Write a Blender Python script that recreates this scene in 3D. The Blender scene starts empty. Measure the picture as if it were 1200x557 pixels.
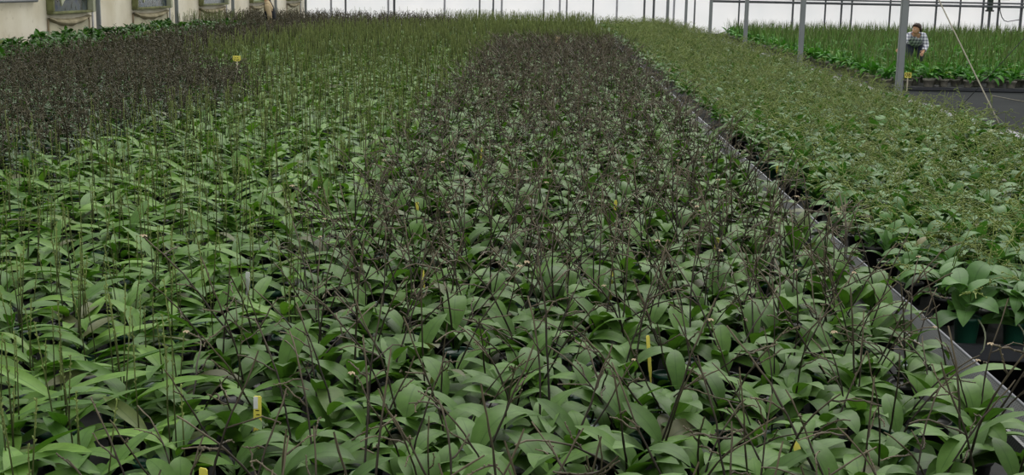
import bpy, math, random
import numpy as np
from mathutils import Vector, Matrix

SEED = 7
rng = np.random.default_rng(SEED)
random.seed(SEED)
scene = bpy.context.scene
COL = scene.collection
PI = math.pi

# ------------------------------------------------------------------ camera
W, H, F = 1200, 557, 1500.0
CAM_Z = 1.8
VPX, VPY, ROLL = 645.0, -16.0, 0.022


def cam_axes():
    d = Vector(((VPX - W / 2) / F, (H / 2 - VPY) / F, -1)).normalized()
    u = Vector((math.sin(ROLL), math.cos(ROLL), 0))
    r = d.cross(u).normalized()
    up = r.cross(d)
    return r, d, up


CR, CD, CU = cam_axes()
M3 = Matrix((CR, CD, CU))          # camera -> world
cam_d = bpy.data.cameras.new('camera')
cam_d.sensor_width = 36.0
cam_d.lens = F * 36.0 / W
cam_d.clip_end = 300
cam = bpy.data.objects.new('camera', cam_d)
COL.objects.link(cam)
cam.matrix_world = Matrix.Translation((0, 0, CAM_Z)) @ M3.to_4x4()
scene.camera = cam
M3N = np.array(M3)


def project(P):
    P = np.asarray(P, float).reshape(-1, 3) - np.array([0, 0, CAM_Z])
    c = P @ M3N
    z = -c[:, 2]
    z = np.where(np.abs(z) < 1e-6, 1e-6, z)
    return np.stack([W / 2 + F * c[:, 0] / z, H / 2 - F * c[:, 1] / z, z], 1)


def on_height(px, py, h):
    """Where the line of sight of a spot of the photograph meets height h."""
    v = M3 @ Vector(((px - W / 2) / F, (H / 2 - py) / F, -1))
    t = (h - CAM_Z) / v.z
    return Vector((v.x * t, v.y * t, h))


def at_depth(px, py, y):
    v = M3 @ Vector(((px - W / 2) / F, (H / 2 - py) / F, -1))
    t = y / v.y
    return Vector((v.x * t, y, CAM_Z + v.z * t))


# ------------------------------------------------------------------ colour and material helpers
def lin(c):
    c = c / 255.0
    return c / 12.92 if c <= 0.04045 else ((c + 0.055) / 1.055) ** 2.4


def rgb(r, g, b):
    return (lin(r), lin(g), lin(b), 1.0)


def new_mat(name):
    m = bpy.data.materials.new(name)
    m.use_nodes = True
    nt = m.node_tree
    b = nt.nodes['Principled BSDF']
    return m, nt, b


def ramp(nt, stops):
    n = nt.nodes.new('ShaderNodeValToRGB')
    cr = n.color_ramp
    while len(cr.elements) < len(stops):
        cr.elements.new(0.5)
    for e, (p, c) in zip(cr.elements, stops):
        e.position = p
        e.color = c
    return n


def mixc(nt, fac, a, b, mode='MIX'):
    n = nt.nodes.new('ShaderNodeMix')
    n.data_type = 'RGBA'
    n.blend_type = mode
    for s, v in ((n.inputs[0], fac), (n.inputs[6], a), (n.inputs[7], b)):
        if hasattr(v, 'links') or isinstance(v, bpy.types.NodeSocket):
            nt.links.new(v, s)
        else:
            s.default_value = v
    return n.outputs[2]


def math_node(nt, op, a, b=0.0):
    n = nt.nodes.new('ShaderNodeMath')
    n.operation = op
    for s, v in ((n.inputs[0], a), (n.inputs[1], b)):
        if isinstance(v, bpy.types.NodeSocket):
            nt.links.new(v, s)
        else:
            s.default_value = v
    return n.outputs[0]


def noise(nt, scale, detail=3, coord='Object'):
    tc = nt.nodes.new('ShaderNodeTexCoord')
    n = nt.nodes.new('ShaderNodeTexNoise')
    n.inputs['Scale'].default_value = scale
    n.inputs['Detail'].default_value = detail
    nt.links.new(tc.outputs[coord], n.inputs['Vector'])
    return n.outputs['Fac']


def leaf_mat(name, c_lo, c_hi, c_old, rough=0.5, trans=0.2, spec=0.2):
    """Leaf colour varies from leaf to leaf (attribute x), with a paler midrib (attribute y)."""
    m, nt, b = new_mat(name)
    at = nt.nodes.new('ShaderNodeAttribute')
    at.attribute_name = 'leafdata'
    sp = nt.nodes.new('ShaderNodeSeparateXYZ')
    nt.links.new(at.outputs['Vector'], sp.inputs[0])
    oi = nt.nodes.new('ShaderNodeObjectInfo')
    r = math_node(nt, 'FRACT', math_node(nt, 'ADD', sp.outputs[0], math_node(nt, 'MULTIPLY', oi.outputs['Random'], 3.7)))
    rp = ramp(nt, [(0.0, c_lo), (0.55, tuple((p + q) / 2 for p, q in zip(c_lo, c_hi))), (0.955, c_hi), (0.985, c_old)])
    nt.links.new(r, rp.inputs[0])
    rib = ramp(nt, [(0.0, (1, 1, 1, 1)), (0.10, (0, 0, 0, 1))])
    nt.links.new(sp.outputs[1], rib.inputs[0])
    ribcol = mixc(nt, 1.0, rp.outputs[0], (0.62, 0.72, 0.6, 1), 'MULTIPLY')
    c = mixc(nt, rib.outputs[0], rp.outputs[0], ribcol)
    nz = noise(nt, 35, 4)
    mul = ramp(nt, [(0.3, (0.64, 0.64, 0.64, 1)), (0.7, (0.9, 0.9, 0.9, 1))])
    nt.links.new(nz, mul.inputs[0])
    c = mixc(nt, 1.0, c, mul.outputs[0], 'MULTIPLY')
    nt.links.new(c, b.inputs['Base Color'])
    b.inputs['Roughness'].default_value = rough
    b.inputs['Specular IOR Level'].default_value = spec
    tr = nt.nodes.new('ShaderNodeBsdfTranslucent')
    tc = mixc(nt, 1.0, c, (1.1, 1.35, 0.5, 1), 'MULTIPLY')
    nt.links.new(tc, tr.inputs['Color'])
    mx = nt.nodes.new('ShaderNodeMixShader')
    mx.inputs[0].default_value = trans
    nt.links.new(b.outputs[0], mx.inputs[1])
    nt.links.new(tr.outputs[0], mx.inputs[2])
    nt.links.new(mx.outputs[0], nt.nodes['Material Output'].inputs['Surface'])
    return m


def stalk_mat(name, base, mid, tip, vary=0.35, rough=0.6):
    """A stalk that changes colour along its length (attribute z)."""
    m, nt, b = new_mat(name)
    at = nt.nodes.new('ShaderNodeAttribute')
    at.attribute_name = 'leafdata'
    sp = nt.nodes.new('ShaderNodeSeparateXYZ')
    nt.links.new(at.outputs['Vector'], sp.inputs[0])
    rp = ramp(nt, [(0.05, base), (0.55, mid), (0.95, tip)])
    nt.links.new(sp.outputs[2], rp.inputs[0])
    oi = nt.nodes.new('ShaderNodeObjectInfo')
    r = math_node(nt, 'FRACT', math_node(nt, 'ADD', sp.outputs[0], math_node(nt, 'MULTIPLY', oi.outputs['Random'], 5.3)))
    mul = ramp(nt, [(0.0, (1 - vary, 1 - vary, 1 - vary, 1)), (1.0, (1 + vary, 1 + vary, 1 + vary, 1))])
    nt.links.new(r, mul.inputs[0])
    c = mixc(nt, 1.0, rp.outputs[0], mul.outputs[0], 'MULTIPLY')
    nt.links.new(c, b.inputs['Base Color'])
    b.inputs['Roughness'].default_value = rough
    b.inputs['Specular IOR Level'].default_value = 0.25
    return m


def plain(name, c, rough=0.6, metal=0.0, var=0.15, scale=8.0, spec=0.3, bump=0.0):
    m, nt, b = new_mat(name)
    n = noise(nt, scale, 5)
    r = ramp(nt, [(0.3, tuple(x * (1 - var) for x in c[:3]) + (1,)), (0.7, tuple(min(1, x * (1 + var)) for x in c[:3]) + (1,))])
    nt.links.new(n, r.inputs[0])
    nt.links.new(r.outputs[0], b.inputs['Base Color'])
    b.inputs['Roughness'].default_value = rough
    b.inputs['Metallic'].default_value = metal
    b.inputs['Specular IOR Level'].default_value = spec
    if bump:
        bp = nt.nodes.new('ShaderNodeBump')
        bp.inputs['Strength'].default_value = bump
        nt.links.new(n, bp.inputs['Height'])
        nt.links.new(bp.outputs[0], b.inputs['Normal'])
    return m


MT = {}
MT['leaf_green'] = leaf_mat('narrow_leaf', rgb(72, 112, 42), rgb(116, 156, 66), rgb(98, 104, 66))
MT['leaf_broad'] = leaf_mat('broad_leaf', rgb(70, 104, 44), rgb(100, 138, 63), rgb(96, 100, 70))
MT['leaf_right'] = leaf_mat('bright_leaf', rgb(70, 112, 50), rgb(102, 146, 76), rgb(130, 128, 84))
MT['leaf_dusky'] = leaf_mat('dusky_leaf', rgb(62, 84, 52), rgb(100, 130, 86), rgb(96, 92, 78))
MT['leaf_shrub'] = leaf_mat('shrub_leaf', rgb(36, 72, 24), rgb(76, 124, 48), rgb(110, 124, 60))
MT['leaf_pot'] = leaf_mat('potted_leaf', rgb(52, 108, 38), rgb(104, 164, 76), rgb(124, 146, 80), 0.65, 0.25, 0.1)
MT['spike_green'] = stalk_mat('green_stalk', rgb(40, 40, 24), rgb(68, 77, 39), rgb(116, 130, 72))
MT['spike_brown'] = stalk_mat('brown_stalk', rgb(30, 27, 22), rgb(50, 45, 36), rgb(98, 90, 73))
MT['spike_olive'] = stalk_mat('olive_stalk', rgb(44, 56, 26), rgb(92, 112, 48), rgb(120, 132, 70))
MT['spike_dark'] = stalk_mat('dark_stalk', rgb(34, 34, 24), rgb(54, 52, 37), rgb(82, 78, 57))
MT['spike_reed'] = stalk_mat('reed_shoot', rgb(66, 116, 44), rgb(94, 130, 56), rgb(96, 100, 64))
MT['withered'] = plain('withered_petal', rgb(176, 160, 132), 0.8)
MT['root'] = plain('pale_root', rgb(160, 168, 140), 0.7)
MT['bark'] = plain('potting_bark', rgb(40, 32, 26), 0.9, scale=60, var=0.5)
MT['woody'] = plain('shrub_stem', rgb(70, 66, 44), 0.8)


def pot_material():
    m, nt, b = new_mat('nursery_pot_plastic')
    oi = nt.nodes.new('ShaderNodeObjectInfo')
    r = ramp(nt, [(0.0, rgb(30, 32, 33)), (0.62, rgb(38, 40, 42)), (0.64, rgb(22, 74, 56))])
    r.color_ramp.interpolation = 'CONSTANT'
    nt.links.new(oi.outputs['Random'], r.inputs[0])
    nt.links.new(r.outputs[0], b.inputs['Base Color'])
    b.inputs['Roughness'].default_value = 0.45
    return m


MT['pot'] = pot_material()
MT['pot_grey'] = plain('grey_pot_plastic', rgb(132, 130, 120), 0.6, scale=14, var=0.3)


# ------------------------------------------------------------------ arrays that describe plant pieces: (verts, quads, leafdata)
def norm(v):
    return v / max(1e-9, np.linalg.norm(v))


def leaf(L, hw, az, el, curl, base, n=7, fold=0.35, twist=0.0, drift=0.0, lobe=0.8, stemw=0.18):
    t = np.linspace(0, 1, n + 1)
    e = el - curl * t ** 1.25
    a = az + drift * t
    d = np.stack([np.cos(e) * np.cos(a), np.cos(e) * np.sin(a), np.sin(e)], 1)
    step = L / n
    mid = np.concatenate([[np.zeros(3)], np.cumsum((d[:-1] + d[1:]) / 2 * step, 0)]) + base
    side = np.stack([-np.sin(a), np.cos(a), np.zeros_like(a)], 1)
    nrm = np.cross(d, side)
    tw = twist * t
    s2 = side * np.cos(tw)[:, None] + nrm * np.sin(tw)[:, None]
    n2 = -side * np.sin(tw)[:, None] + nrm * np.cos(tw)[:, None]
    w = hw * np.maximum(np.sin(PI * np.clip(t, 0, 1) ** lobe) ** 0.72, stemw * (1 - t) ** 0.6)
    w[-1] = hw * 0.02
    fo = fold * (1 - 0.6 * t)
    up = n2 * (w * fo)[:, None]
    lft = mid + s2 * w[:, None] + up
    rgt = mid - s2 * w[:, None] + up
    V = np.stack([lft, mid, rgt], 1).reshape(-1, 3)
    i = np.arange(n)[:, None] * 3
    F_ = np.concatenate([np.concatenate([i + 0, i + 1, i + 4, i + 3], 1), np.concatenate([i + 1, i + 2, i + 5, i + 4], 1)])
    A = np.zeros_like(V)
    A[:, 0] = rng.random()
    A[:, 1] = np.tile([1, 0, 1], n + 1)
    A[:, 2] = np.repeat(t, 3)
    return V, F_, A


def tube(P, R, sides=5, t0=0.0, t1=1.0, rnd=None):
    P = np.asarray(P, float)
    R = np.broadcast_to(np.asarray(R, float), (len(P),))
    T = np.gradient(P, axis=0)
    T /= np.maximum(1e-9, np.linalg.norm(T, axis=1))[:, None]
    ref = np.array([0.31, 0.77, 0.2]) if abs(T[:, 2]).mean() > 0.6 else np.array([0.05, 0.1, 1.0])
    A1 = np.cross(T, ref)
    A1 /= np.maximum(1e-9, np.linalg.norm(A1, axis=1))[:, None]
    A2 = np.cross(T, A1)
    k = np.arange(sides) * 2 * PI / sides
    V = P[:, None, :] + (A1[:, None, :] * np.cos(k)[None, :, None] + A2[:, None, :] * np.sin(k)[None, :, None]) * R[:, None, None]
    V = V.reshape(-1, 3)
    i = np.arange(len(P) - 1)[:, None, None] * sides
    j = np.arange(sides)[None, :, None]
    jn = (j + 1) % sides
    F_ = np.concatenate([i + j, i + jn, i + sides + jn, i + sides + j], 2).reshape(-1, 4)
    A = np.zeros_like(V)
    A[:, 0] = rng.random() if rnd is None else rnd
    A[:, 1] = 1
    A[:, 2] = np.repeat(np.linspace(t0, t1, len(P)), sides)
    return V, F_, A


def blob(c, r, d=(0, 0, 1), stretch=1.6, tt=1.0, rnd=0.5):
    d = norm(np.asarray(d, float))
    P = [np.asarray(c) + d * r * stretch * q for q in (-1, -0.55, 0.1, 0.7, 1)]
    V, F_, A = tube(P, np.array([0.15, 0.8, 1.0, 0.6, 0.1]) * r, 5, tt, tt, rnd)
    return V, F_, A


def cat(parts):
    Vs, Fs, As, o = [], [], [], 0
    for V, F_, A in parts:
        Vs.append(V)
        Fs.append(F_ + o)
        As.append(A)
        o += len(V)
    return np.concatenate(Vs), np.concatenate(Fs), np.concatenate(As)


def u(a, b):
    return float(rng.uniform(a, b))


def path(p0, az, el, L, n, bend_el=0.0, bend_az=0.0, wob=0.0):
    P = [np.array(p0, float)]
    for k in range(n):
        t = k / max(1, n - 1)
        e = el + bend_el * t + rng.normal(0, wob)
        a = az + bend_az * t + rng.normal(0, wob)
        P.append(P[-1] + np.array([math.cos(e) * math.cos(a), math.cos(e) * math.sin(a), math.sin(e)]) * L / n)
    return np.array(P)


def knobbly(n, r0, r1, amp):
    r = np.linspace(r0, r1, n)
    r[1::2] *= 1 + amp
    return r


POT_H = 0.105

# --- foliage of each kind (lod 0 near, 1 middle, 2 far)
def fol_green(lod):
    n = (8, 5, 3)[lod]
    k = (8, 7, 5)[lod]
    a0 = u(0, 2 * PI)
    out = []
    for i in range(k):
        a = a0 + i * PI + rng.normal(0, 0.55)
        out.append(leaf(u(0.17, 0.27), u(0.018, 0.028) * (1.2 if lod == 2 else 1), a, u(0.18, 0.78), u(0.35, 1.15),
                        np.array([u(-.012, .012), u(-.012, .012), POT_H + 0.012 * i]), n, u(0.15, 0.5), u(-.5, .5), u(-.4, .4), 0.9))
    return cat(out)


def fol_broad(lod):
    n = (8, 5, 3)[lod]
    k = (8, 7, 5)[lod]
    a0 = u(0, 2 * PI)
    out = []
    for i in range(k):
        a = a0 + i * PI + rng.normal(0, 0.7)
        out.append(leaf(u(0.14, 0.22), u(0.027, 0.040) * (1.1 if lod == 2 else 1), a, u(0.4, 1.2), u(0.9, 2.0),
                        np.array([u(-.014, .014), u(-.014, .014), POT_H + 0.010 * i]), n, u(0.1, 0.42), u(-.45, .45), u(-.35, .35), 0.86))
    return cat(out)


def fol_right(lod):
    n = (7, 5, 3)[lod]
    k = (9, 7, 5)[lod]
    a0 = u(0, 2 * PI)
    out = []
    for i in range(k):
        a = a0 + i * 2.4 + rng.normal(0, 0.5)
        out.append(leaf(u(0.115, 0.185), u(0.024, 0.036) * (1.2 if lod == 2 else 1), a, u(0.4, 1.3), u(0.7, 1.9),
                        np.array([u(-.014, .014), u(-.014, .014), POT_H + 0.013 * i]), n, u(0.1, 0.4), u(-.5, .5), u(-.3, .3), 0.82))
    return cat(out)


def fol_dusky(lod):
    n = (6, 4, 3)[lod]
    k = (7, 6, 4)[lod]
    a0 = u(0, 2 * PI)
    out = []
    for i in range(k):
        a = a0 + i * PI + rng.normal(0, 0.7)
        out.append(leaf(u(0.10, 0.16), u(0.015, 0.023), a, u(0.3, 1.1), u(0.6, 1.5),
                        np.array([u(-.012, .012), u(-.012, .012), POT_H + 0.012 * i]), n, u(0.15, 0.5), u(-.5, .5), u(-.4, .4), 0.9))
    return cat(out)


def fol_shrub(lod):
    n = (5, 4, 3)[min(lod, 2)]
    out = []
    for i in range(26):
        h = POT_H + u(0.0, 0.16) + 0.03
        a = u(0, 2 * PI)
        out.append(leaf(u(0.10, 0.17), u(0.024, 0.036), a, u(0.2, 1.2), u(0.5, 1.7),
                        np.array([u(-.05, .05), u(-.05, .05), h]), n, u(0.1, 0.4), u(-.5, .5), u(-.3, .3), 0.82))
    return cat(out)


def fol_pot(lod):
    n = (6, 4, 3)[min(lod, 2)]
    out = []
    for i in range(13 if lod == 0 else 9):
        a = i * 2.4 + rng.normal(0, 0.4)
        out.append(leaf(u(0.24, 0.37), u(0.036, 0.054), a, u(0.3, 1.35), u(0.9, 2.1),
                        np.array([u(-.03, .03), u(-.03, .03), 0.135 + 0.007 * i]), n, u(0.1, 0.4), u(-.4, .4), u(-.3, .3), 0.85))
    return cat(out)


# --- flower stalks
def spk_green(lod):
    L = u(0.24, 0.40)
    lean, az = abs(rng.normal(0, 0.07)), u(0, 2 * PI)
    n = (9, 5, 3)[lod]
    b = (u(-.025, .025), u(-.025, .025), POT_H)
    P = path(b, az, PI / 2 - lean, L, n, u(-.12, .1), u(-.5, .5), 0.02 if lod < 2 else 0)
    k = rng.random()
    out = [tube(P, np.linspace(0.0024, 0.0015, n + 1) * (1, 1.1, 1.35)[lod], (5, 4, 3)[lod], 0, 1, k)]
    if lod < 2:
        m = 7 if lod == 0 else 4
        for i in range(m):
            t = 0.66 + 0.34 * i / m
            q = P[0] + (P[-1] - P[0]) * t
            j = min(n, int(round(t * n)))
            q = P[j] * 0.5 + q * 0.5
            s = i * 2.6
            dd = np.array([math.cos(s) * .55, math.sin(s) * .55, 0.8])
            out.append(blob(q + dd * 0.004, 0.0025 if lod == 0 else 0.003, dd, 2.2, 0.7 + 0.3 * t, k))
    else:
        out.append(tube([P[-2] * .5 + P[-1] * .5, P[-1], P[-1] + [0, 0, .012]], [.003, .0036, .001], 3, .8, 1, k))
    return cat(out)


def spk_brown(lod):
    L = u(0.30, 0.47)
    az = u(0, 2 * PI)
    lean = abs(rng.normal(0.32, 0.26))
    n = (12, 7, 4)[lod]
    b = (u(-.02, .02), u(-.02, .02), POT_H)
    P = path(b, az, PI / 2 - lean, L, n, -u(0.0, 0.9), u(-.6, .6), (0.06, 0.06, 0.03)[lod])
    k = rng.random()
    sd = (5, 4, 3)[lod]
    g = (1, 1.1, 1.3)[lod]
    out = [tube(P, knobbly(n + 1, 0.0027 * g, 0.0017 * g, 0.3), sd, 0, 1, k)]
    for i in range(rng.integers(1, 3) if lod < 2 else 1):
        j = int(rng.integers(max(2, n // 2), n))
        m = (6, 4, 2)[lod]
        Q = path(P[j], az + u(-1.6, 1.6), u(-0.15, 0.95), u(0.05, 0.13), m, u(-.7, .3), u(-.6, .6), 0.18)
        out.append(tube(Q, knobbly(m + 1, 0.0019 * g, 0.0012 * g, 0.5), sd, 0.6, 1, k))
        if lod < 2:
            for q in Q[1:]:
                out.append(blob(q + rng.normal(0, .0015, 3), 0.0021, rng.normal(0, 1, 3), 1.3, 1, k))
    return cat(out)


def spk_olive(lod):
    L = u(0.25, 0.41)
    az = u(0, 2 * PI)
    lean = abs(rng.normal(0.2, 0.2))
    n = (10, 6, 4)[lod]
    b = (u(-.02, .02), u(-.02, .02), POT_H)
    P = path(b, az, PI / 2 - lean, L, n, -u(0.2, 2.0), u(-.7, .7), 0.05)
    k = rng.random()
    sd = (5, 4, 3)[lod]
    g = (1, 1.15, 1.45)[lod]
    out = [tube(P, np.linspace(0.0022 * g, 0.0013 * g, n + 1), sd, 0, 1, k)]
    for i in range((4, 3, 2)[lod]):
        j = int(rng.integers(n // 2, n))
        m = (5, 3, 2)[lod]
        Q = path(P[j], az + u(-1.5, 1.5), u(-0.2, 0.9), u(0.03, 0.09), m, u(-1.2, .2), u(-.6, .6), 0.15)
        out.append(tube(Q, np.linspace(0.0016 * g, 0.001 * g, m + 1), sd, 0.5, 1, k))
        if lod < 2:
            for q in Q[1:]:
                out.append(blob(q + rng.normal(0, .002, 3), u(0.0022, 0.004), rng.normal(0, 1, 3), 1.5, u(.6, 1), k))
        else:
            out.append(blob(Q[-1], 0.005, (0, 0, 1), 1.3, 0.9, k))
    return cat(out)


def spk_dark(lod):
    L = u(0.22, 0.37)
    az = u(0, 2 * PI)
    lean = abs(rng.normal(0.1, 0.12))
    n = (10, 6, 4)[lod]
    b = (u(-.03, .03), u(-.03, .03), POT_H)
    P = path(b, az, PI / 2 - lean, L, n, -u(0.0, 0.7), u(-.6, .6), 0.05)
    k = rng.random()
    sd = (5, 4, 3)[lod]
    g = (1, 1.1, 1.5)[lod]
    out = [tube(P, knobbly(n + 1, 0.0032 * g, 0.0022 * g, 0.3), sd, 0, 1, k)]
    for i in range((4, 3, 2)[lod]):
        j = int(rng.integers(n // 2, n + 1))
        m = (4, 3, 2)[lod]
        Q = path(P[j], az + u(-2, 2), u(-0.3, 1.1), u(0.03, 0.08), m, u(-1.0, .3), u(-.6, .6), 0.15)
        out.append(tube(Q, knobbly(m + 1, 0.003 * g, 0.002 * g, 0.5), sd, 0.5, 1, k))
    return cat(out)


def spk_reed(lod):
    L = u(0.32, 0.54)
    az = u(0, 2 * PI)
    out = [leaf(L, u(0.006, 0.011), az, u(1.05, 1.5), u(-.1, 0.35), np.array([u(-.05, .05), u(-.05, .05), 0.145]),
                (6, 4, 3)[min(lod, 2)], 0.5, u(-.6, .6), u(-.3, .3), 0.75, 0.5)]
    return cat(out)


def lathe(profile, sides=14, rnd=0.5):
    P = np.array([[0, 0, z] for r, z in profile], float)
    k = np.arange(sides) * 2 * PI / sides
    V = np.array([[r * math.cos(a), r * math.sin(a), z] for r, z in profile for a in k])
    i = np.arange(len(profile) - 1)[:, None, None] * sides
    j = np.arange(sides)[None, :, None]
    jn = (j + 1) % sides
    F_ = np.concatenate([i + j, i + jn, i + sides + jn, i + sides + j], 2).reshape(-1, 4)
    A = np.zeros_like(V)
    A[:, 0] = rnd
    return V, F_, A


POT = lathe([(0.0001, 0), (0.036, 0), (0.038, 0.004), (0.047, 0.092), (0.052, 0.093), (0.053, 0.107), (0.049, 0.107), (0.047, 0.1), (0.046, 0.097), (0.0001, 0.1)])
POT_BIG = lathe([(0.0001, 0), (0.070, 0), (0.074, 0.006), (0.088, 0.105), (0.102, 0.108), (0.104, 0.142), (0.096, 0.142), (0.093, 0.130), (0.0001, 0.132)])


def to_mesh(name, arr, mats, mat_index=None, smooth=True):
    V, F_, A = arr
    me = bpy.data.meshes.new(name)
    me.vertices.add(len(V))
    me.vertices.foreach_set('co', V.astype(np.float32).ravel())
    me.loops.add(F_.size)
    me.loops.foreach_set('vertex_index', F_.astype(np.int32).ravel())
    me.polygons.add(len(F_))
    me.polygons.foreach_set('loop_start', (np.arange(len(F_)) * 4).astype(np.int32))
    try:
        me.polygons.foreach_set('loop_total', np.full(len(F_), 4, np.int32))
    except Exception:
        pass
    for m in mats:
        me.materials.append(m)
    if mat_index is not None:
        me.polygons.foreach_set('material_index', mat_index.astype(np.int32))
    if smooth:
        me.polygons.foreach_set('use_smooth', np.ones(len(F_), bool))
    at = me.attributes.new('leafdata', 'FLOAT_VECTOR', 'POINT')
    at.data.foreach_set('vector', A.astype(np.float32).ravel())
    me.update(calc_edges=True)
    return me


def link(name, data, parent=None, loc=None, rz=None, sc=None):
    o = bpy.data.objects.new(name, data)
    COL.objects.link(o)
    if parent is not None:
        o.parent = parent
    if loc is not None:
        o.location = loc
    if rz is not None:
        o.rotation_euler = (0, 0, rz)
    if sc is not None:
        o.scale = (sc, sc, sc)
    return o


def tag(o, label=None, cat_=None, group=None, kind=None):
    if label:
        o['label'] = label
    if cat_:
        o['category'] = cat_
    if group:
        o['group'] = group
    if kind:
        o['kind'] = kind
    return o


def clear_children_of(o):
    return [c for c in COL.objects if c.parent == o]


# ------------------------------------------------------------------ simple solid builder for everything that is not a plant
class Solid:
    def __init__(self):
        self.v, self.f, self.m = [], [], []

    def add(self, vs, fs, mi=0):
        o = len(self.v)
        self.v += [tuple(p) for p in vs]
        self.f += [tuple(i + o for i in q) for q in fs]
        self.m += [mi] * len(fs)
        return self

    def box(self, x0, x1, y0, y1, z0, z1, mi=0, bev=0.0):
        if bev <= 0:
            vs = [(x0, y0, z0), (x1, y0, z0), (x1, y1, z0), (x0, y1, z0), (x0, y0, z1), (x1, y0, z1), (x1, y1, z1), (x0, y1, z1)]
            fs = [(0, 3, 2, 1), (4, 5, 6, 7), (0, 1, 5, 4), (1, 2, 6, 5), (2, 3, 7, 6), (3, 0, 4, 7)]
            return self.add(vs, fs, mi)
        import bmesh
        bm = bmesh.new()
        bmesh.ops.create_cube(bm, size=1)
        for v in bm.verts:
            v.co = Vector(((x0 + x1) / 2 + v.co.x * (x1 - x0), (y0 + y1) / 2 + v.co.y * (y1 - y0), (z0 + z1) / 2 + v.co.z * (z1 - z0)))
        bmesh.ops.bevel(bm, geom=list(bm.edges), offset=bev, segments=2, affect='EDGES')
        bm.verts.index_update()
        self.add([v.co[:] for v in bm.verts], [[v.index for v in f.verts] for f in bm.faces], mi)
        bm.free()
        return self

    def arr(self, a, mi=0):
        return self.add(a[0].tolist(), a[1].tolist(), mi)

    def rod(self, P, r, sides=8, mi=0):
        V, F_, _ = tube(P, r, sides)
        n = len(P)
        fs = F_.tolist() + [list(range(sides))[::-1], list(range((n - 1) * sides, n * sides))]
        return self.add(V.tolist(), fs, mi)

    def mesh(self, name, mats, smooth=False):
        me = bpy.data.meshes.new(name)
        me.from_pydata(self.v, [], self.f)
        for m in (mats if isinstance(mats, (list, tuple)) else [mats]):
            me.materials.append(m)
        me.polygons.foreach_set('material_index', np.array(self.m, np.int32))
        if smooth:
            me.polygons.foreach_set('use_smooth', np.ones(len(self.f), bool))
        me.update()
        return me

    def build(self, name, mats, parent=None, smooth=False, loc=None):
        return link(name, self.mesh(name, mats, smooth), parent, loc)


#%%SETTING
# ------------------------------------------------------------------ the house: floor, walls, posts
ZB = 53.5                    # end wall
XL = -10.1                   # side wall


def ground_cloth():
    m, nt, b = new_mat('black_ground_cloth')
    tc = nt.nodes.new('ShaderNodeTexCoord')
    n1 = noise(nt, 1.3, 4)
    r1 = ramp(nt, [(0.3, rgb(22, 26, 27)), (0.72, rgb(34, 38, 39))])
    nt.links.new(n1, r1.inputs[0])
    mp = nt.nodes.new('ShaderNodeMapping')
    mp.inputs['Scale'].default_value = (1.2, 5.0, 1)
    nt.links.new(tc.outputs['Object'], mp.inputs['Vector'])
    vo = nt.nodes.new('ShaderNodeTexVoronoi')
    vo.inputs['Scale'].default_value = 1.6
    nt.links.new(mp.outputs[0], vo.inputs['Vector'])
    r2 = ramp(nt, [(0.05, (1, 1, 1, 1)), (0.09, (0, 0, 0, 1))])
    nt.links.new(vo.outputs['Distance'], r2.inputs[0])
    c = mixc(nt, r2.outputs[0], r1.outputs[0], rgb(84, 90, 86))
    wv = nt.nodes.new('ShaderNodeTexWave')
    wv.inputs['Scale'].default_value = 40
    nt.links.new(tc.outputs['Object'], wv.inputs['Vector'])
    c = mixc(nt, math_node(nt, 'MULTIPLY', wv.outputs['Fac'], 0.15), c, rgb(72, 76, 80))
    nt.links.new(c, b.inputs['Base Color'])
    b.inputs['Roughness'].default_value = 0.95
    b.inputs['Specular IOR Level'].default_value = 0.08
    return m


def sheet_mat():
    """White translucent greenhouse sheeting: daylight from outside comes through it."""
    m, nt, b = new_mat('translucent_sheet')
    n = noise(nt, 0.8, 3)
    r = ramp(nt, [(0.3, (0.91, 0.92, 0.93, 1)), (0.7, (0.96, 0.96, 0.965, 1))])
    nt.links.new(n, r.inputs[0])
    nt.links.new(r.outputs[0], b.inputs['Base Color'])
    b.inputs['Roughness'].default_value = 0.5
    tr = nt.nodes.new('ShaderNodeBsdfTranslucent')
    nt.links.new(r.outputs[0], tr.inputs['Color'])
    mx = nt.nodes.new('ShaderNodeMixShader')
    mx.inputs[0].default_value = 0.68
    nt.links.new(b.outputs[0], mx.inputs[1])
    nt.links.new(tr.outputs[0], mx.inputs[2])
    nt.links.new(mx.outputs[0], nt.nodes['Material Output'].inputs['Surface'])
    return m


def beige_mat():
    m, nt, b = new_mat('beige_wall_sheet')
    tc = nt.nodes.new('ShaderNodeTexCoord')
    n = noise(nt, 0.9, 6)
    r = ramp(nt, [(0.32, rgb(204, 196, 170)), (0.55, rgb(226, 220, 200)), (0.75, rgb(234, 230, 214))])
    nt.links.new(n, r.inputs[0])
    n2 = noise(nt, 6, 6)
    r2 = ramp(nt, [(0.62, (0, 0, 0, 1)), (0.8, (1, 1, 1, 1))])
    nt.links.new(n2, r2.inputs[0])
    c = mixc(nt, math_node(nt, 'MULTIPLY', r2.outputs[0], 0.5), r.outputs[0], rgb(150, 140, 110))
    nt.links.new(c, b.inputs['Base Color'])
    b.inputs['Roughness'].default_value = 0.7
    return m


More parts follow.
